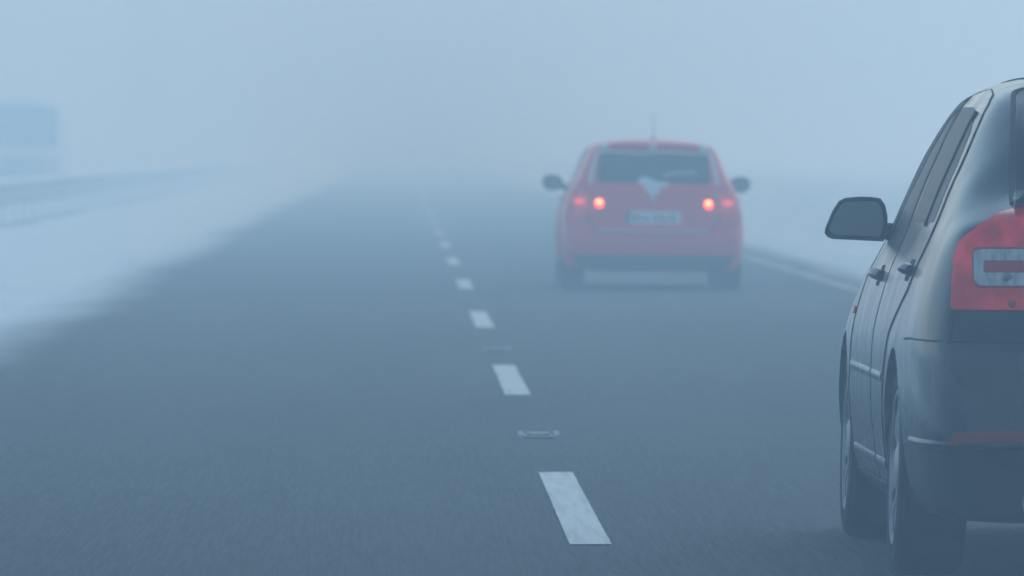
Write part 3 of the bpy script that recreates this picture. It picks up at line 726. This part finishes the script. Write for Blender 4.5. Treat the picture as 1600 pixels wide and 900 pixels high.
# ---------------------------------------------------------------- white van on the other carriageway (its nose faces the camera)
VY = 230.0
van = empty('white_van', (-9.63, VY, .006), (0, 0, 0))
tag(van, 'pale oncoming delivery van behind the guard rail, windscreen and grille dark in fog', 'van')
sideV = {'k': [.965, .985, 1.0, 1.0, .985], 'f': [.08, .2, .42, .7, .92]}
VS = [
 (0.00, (.84, .30, (.78, .98), (.70, 1.06), (.60, 1.10), 1.12)),
 (0.06, (.93, .28, (.88, 1.05), (.78, 1.12), (.66, 1.16), 1.18)),
 (0.25, (.985, .26, (.95, 1.14), (.88, 1.22), (.76, 1.26), 1.28)),
 (0.60, (1.00, .25, (.97, 1.22), (.92, 1.42), (.84, 1.62), 1.68)),
 (1.10, (1.00, .25, (.98, 1.28), (.93, 1.90), (.80, 2.38), 2.50)),
 (1.60, (1.00, .25, (.98, 1.3), (.94, 2.0), (.82, 2.52), 2.62)),
 (3.50, (1.00, .25, (.98, 1.3), (.94, 2.0), (.82, 2.52), 2.62)),
 (5.10, (1.00, .25, (.98, 1.3), (.94, 2.0), (.82, 2.50), 2.58)),
 (5.20, (.97, .27, (.95, 1.3), (.91, 2.0), (.80, 2.45), 2.53)),
]
arV = [(.95, .36), (4.1, .36)]
vbody, vb = make_body('body', VS, sideV, ([.25, .6, 1.2], [.03, 0, .02]), None, arV, .40, M['white_paint'], van, arch_depth=.72, bulge=.0)
for (ya, za) in arV:
    for s in (-1, 1):
        w = make_wheel(.36, .22, van, 6, s, M['alloy']); w.location = (s*.875, ya, .36)
panel('windscreen', vb, 'y', round_poly([(-.86, 1.33), (.86, 1.33), (.80, 2.36), (-.80, 2.36)], .10), M['van_glass'], van, off=.008, grid=.07, sink=.006)
panel('grille', vb, 'y', round_poly([(-.55, .70), (.55, .70), (.60, 1.05), (-.60, 1.05)], .05), M['van_trim'], van, off=.008, grid=.06, sink=.006)
panel('front_bumper', vb, 'y', round_poly([(-.99, .40), (.99, .40), (.99, .72), (-.99, .72)], .05), M['van_trim'], van, off=.012, grid=.06, sink=.01)
for s, ax in ((-1, 'x-'), (1, 'x+')):
    panel('headlight', vb, 'y', round_poly(mirr([(.62, .76), (.90, .78), (.92, 1.05), (.64, 1.03)], s), .04), M['clear_lens'], van, off=.01, grid=.05, sink=.006)
    d = panel('front_door', vb, ax, [(.98, 1.2), (1.3, .5), (1.35, .35), (2.1, .35), (2.1, 2.25), (1.3, 2.25)], M['white_paint'], van, off=.004, grid=.1, rad=.05)
    panel('window', vb, ax, [(1.15, 1.4), (2.0, 1.4), (2.0, 2.1), (1.38, 2.1)], M['glass'], d, off=.008, grid=.1, rad=.05)

# ---------------------------------------------------------------- guard rail
RX = -6.5
rail = empty('guard_rail', (RX, 60, 0))
tag(rail, 'long grey steel guard rail with snow along its top, fading away on the left', 'guard rail')
Y0, Y1 = -80, 640     # local
wprof = [(.0, .42), (.035, .435), (.075, .47), (.075, .505), (.03, .545), (.0, .57), (.03, .595), (.075, .635), (.075, .67), (.035, .705), (.0, .72)]
bm = bmesh.new()
for ya in range(Y0, Y1, 12):
    rr = [[bm.verts.new((x + dx, y, z)) for (x, z) in wprof] for y in (ya, ya + 12) for dx in (0,)]
    back = [[bm.verts.new((x - .006, y, z)) for (x, z) in wprof] for y in (ya, ya + 12)]
    for i in range(len(wprof) - 1):
        bm.faces.new([rr[0][i], rr[1][i], rr[1][i+1], rr[0][i+1]]); bm.faces.new([back[0][i], back[0][i+1], back[1][i+1], back[1][i]])
    for i in (0, -1): bm.faces.new([rr[0][i], rr[1][i], back[1][i], back[0][i]])
    for k in (0, 1):
        for i in range(len(wprof) - 1): bm.faces.new([rr[k][i], rr[k][i+1], back[k][i+1], back[k][i]])
bmesh.ops.remove_doubles(bm, verts=bm.verts, dist=1e-4)
build('beam', bm, M['steel'], rail)
bm = bmesh.new(); prev = None
for k in range(0, 361):
    y = Y0 + k*2.0; hgt = .065 + .02*math.sin(k*.7) + .012*math.sin(k*1.9 + 1)
    q = [bm.verts.new(p) for p in ((-.03, y, .715), (.082, y, .700), (.080, y, .715 + hgt*.6), (.03, y, .722 + hgt), (-.025, y, .722 + hgt*.7))]
    if prev:
        for i in range(5): bm.faces.new([prev[i], prev[(i+1) % 5], q[(i+1) % 5], q[i]])
    prev = q
bmesh.ops.recalc_face_normals(bm, faces=bm.faces)
build('snow_cap', bm, M['car_snow'], rail, sharp=80)
post_me = None
for k in range(96):
    if post_me is None:
        bm = bmesh.new(); box(bm, -.055, -.008, -.03, .03, -.3, .70, .004); box(bm, -.045, -.008, -.06, .06, .5, .64)
        p = build('post', bm, M['rime_steel'], rail, smooth=False); post_me = p.data
    else:
        p = bpy.data.objects.new('post', post_me); COL.objects.link(p); p.parent = rail
    p.location = (0, -20 + 4*k, 0)

# ---------------------------------------------------------------- tree far off in the fog
tr = empty('fog_tree', (-14.3, 505, 0), (0, 0, 0)); tr.name = 'tall_tree'
tag(tr, 'tall narrow tree barely showing through the fog beyond the guard rail', 'tree')
bm = bmesh.new(); tube(bm, [(0, 0, -.3), (.05, 0, 3), (-.05, .05, 7), (.02, 0, 12.5)], .22, 10, .03)
rnd = random.Random(3); tips = []
for k in range(70):
    z = 1.5 + 11 * (k/70); a = k*2.4; ln = 1.5 * (1 - .55*(z/13)) * rnd.uniform(.7, 1.15)
    e = Vector((math.cos(a)*ln, math.sin(a)*ln, z + ln*.9)); m_ = Vector((math.cos(a)*ln*.5, math.sin(a)*ln*.5, z + ln*.3))
    tube(bm, [(0, 0, z), m_, e], .04, 5, .01); tips += [(m_, e)]
bmesh.ops.recalc_face_normals(bm, faces=bm.faces); build('trunk', bm, M['bark'], tr)
bm = bmesh.new()
for m_, e in tips:
    for j in range(110):
        t = rnd.random(); p = m_.lerp(e, t*1.2) + Vector([rnd.gauss(0, .22) for _ in range(3)])
        u = Vector([rnd.gauss(0, 1) for _ in range(3)]).normalized() * .08; v = u.orthogonal().normalized() * .04
        bm.faces.new([bm.verts.new(p - u), bm.verts.new(p + v), bm.verts.new(p + u), bm.verts.new(p - v)])
build('crown', bm, M['needles'], tr, smooth=False)

# ---------------------------------------------------------------- haze
SIG = 0.0110; FOG = (.62, .82, 1.0, 1)
bm = bmesh.new(); box(bm, -660, 660, -110, 1520, -1.4, 17)
hm = bpy.data.materials.new('haze'); hm.use_nodes = True; hn = hm.node_tree
for nd in list(hn.nodes):
    if nd.type == 'BSDF_PRINCIPLED': hn.nodes.remove(nd)
pv = hn.nodes.new('ShaderNodeVolumePrincipled'); pv.inputs['Color'].default_value = FOG; pv.inputs['Absorption Color'].default_value = (1, 1, 1, 1); pv.inputs['Density'].default_value = SIG; pv.inputs['Anisotropy'].default_value = .42
hn.links.new(pv.outputs[0], hn.nodes['Material Output'].inputs['Volume'])
hz = build('haze', bm, hm, smooth=False); tag(hz, kind='stuff')
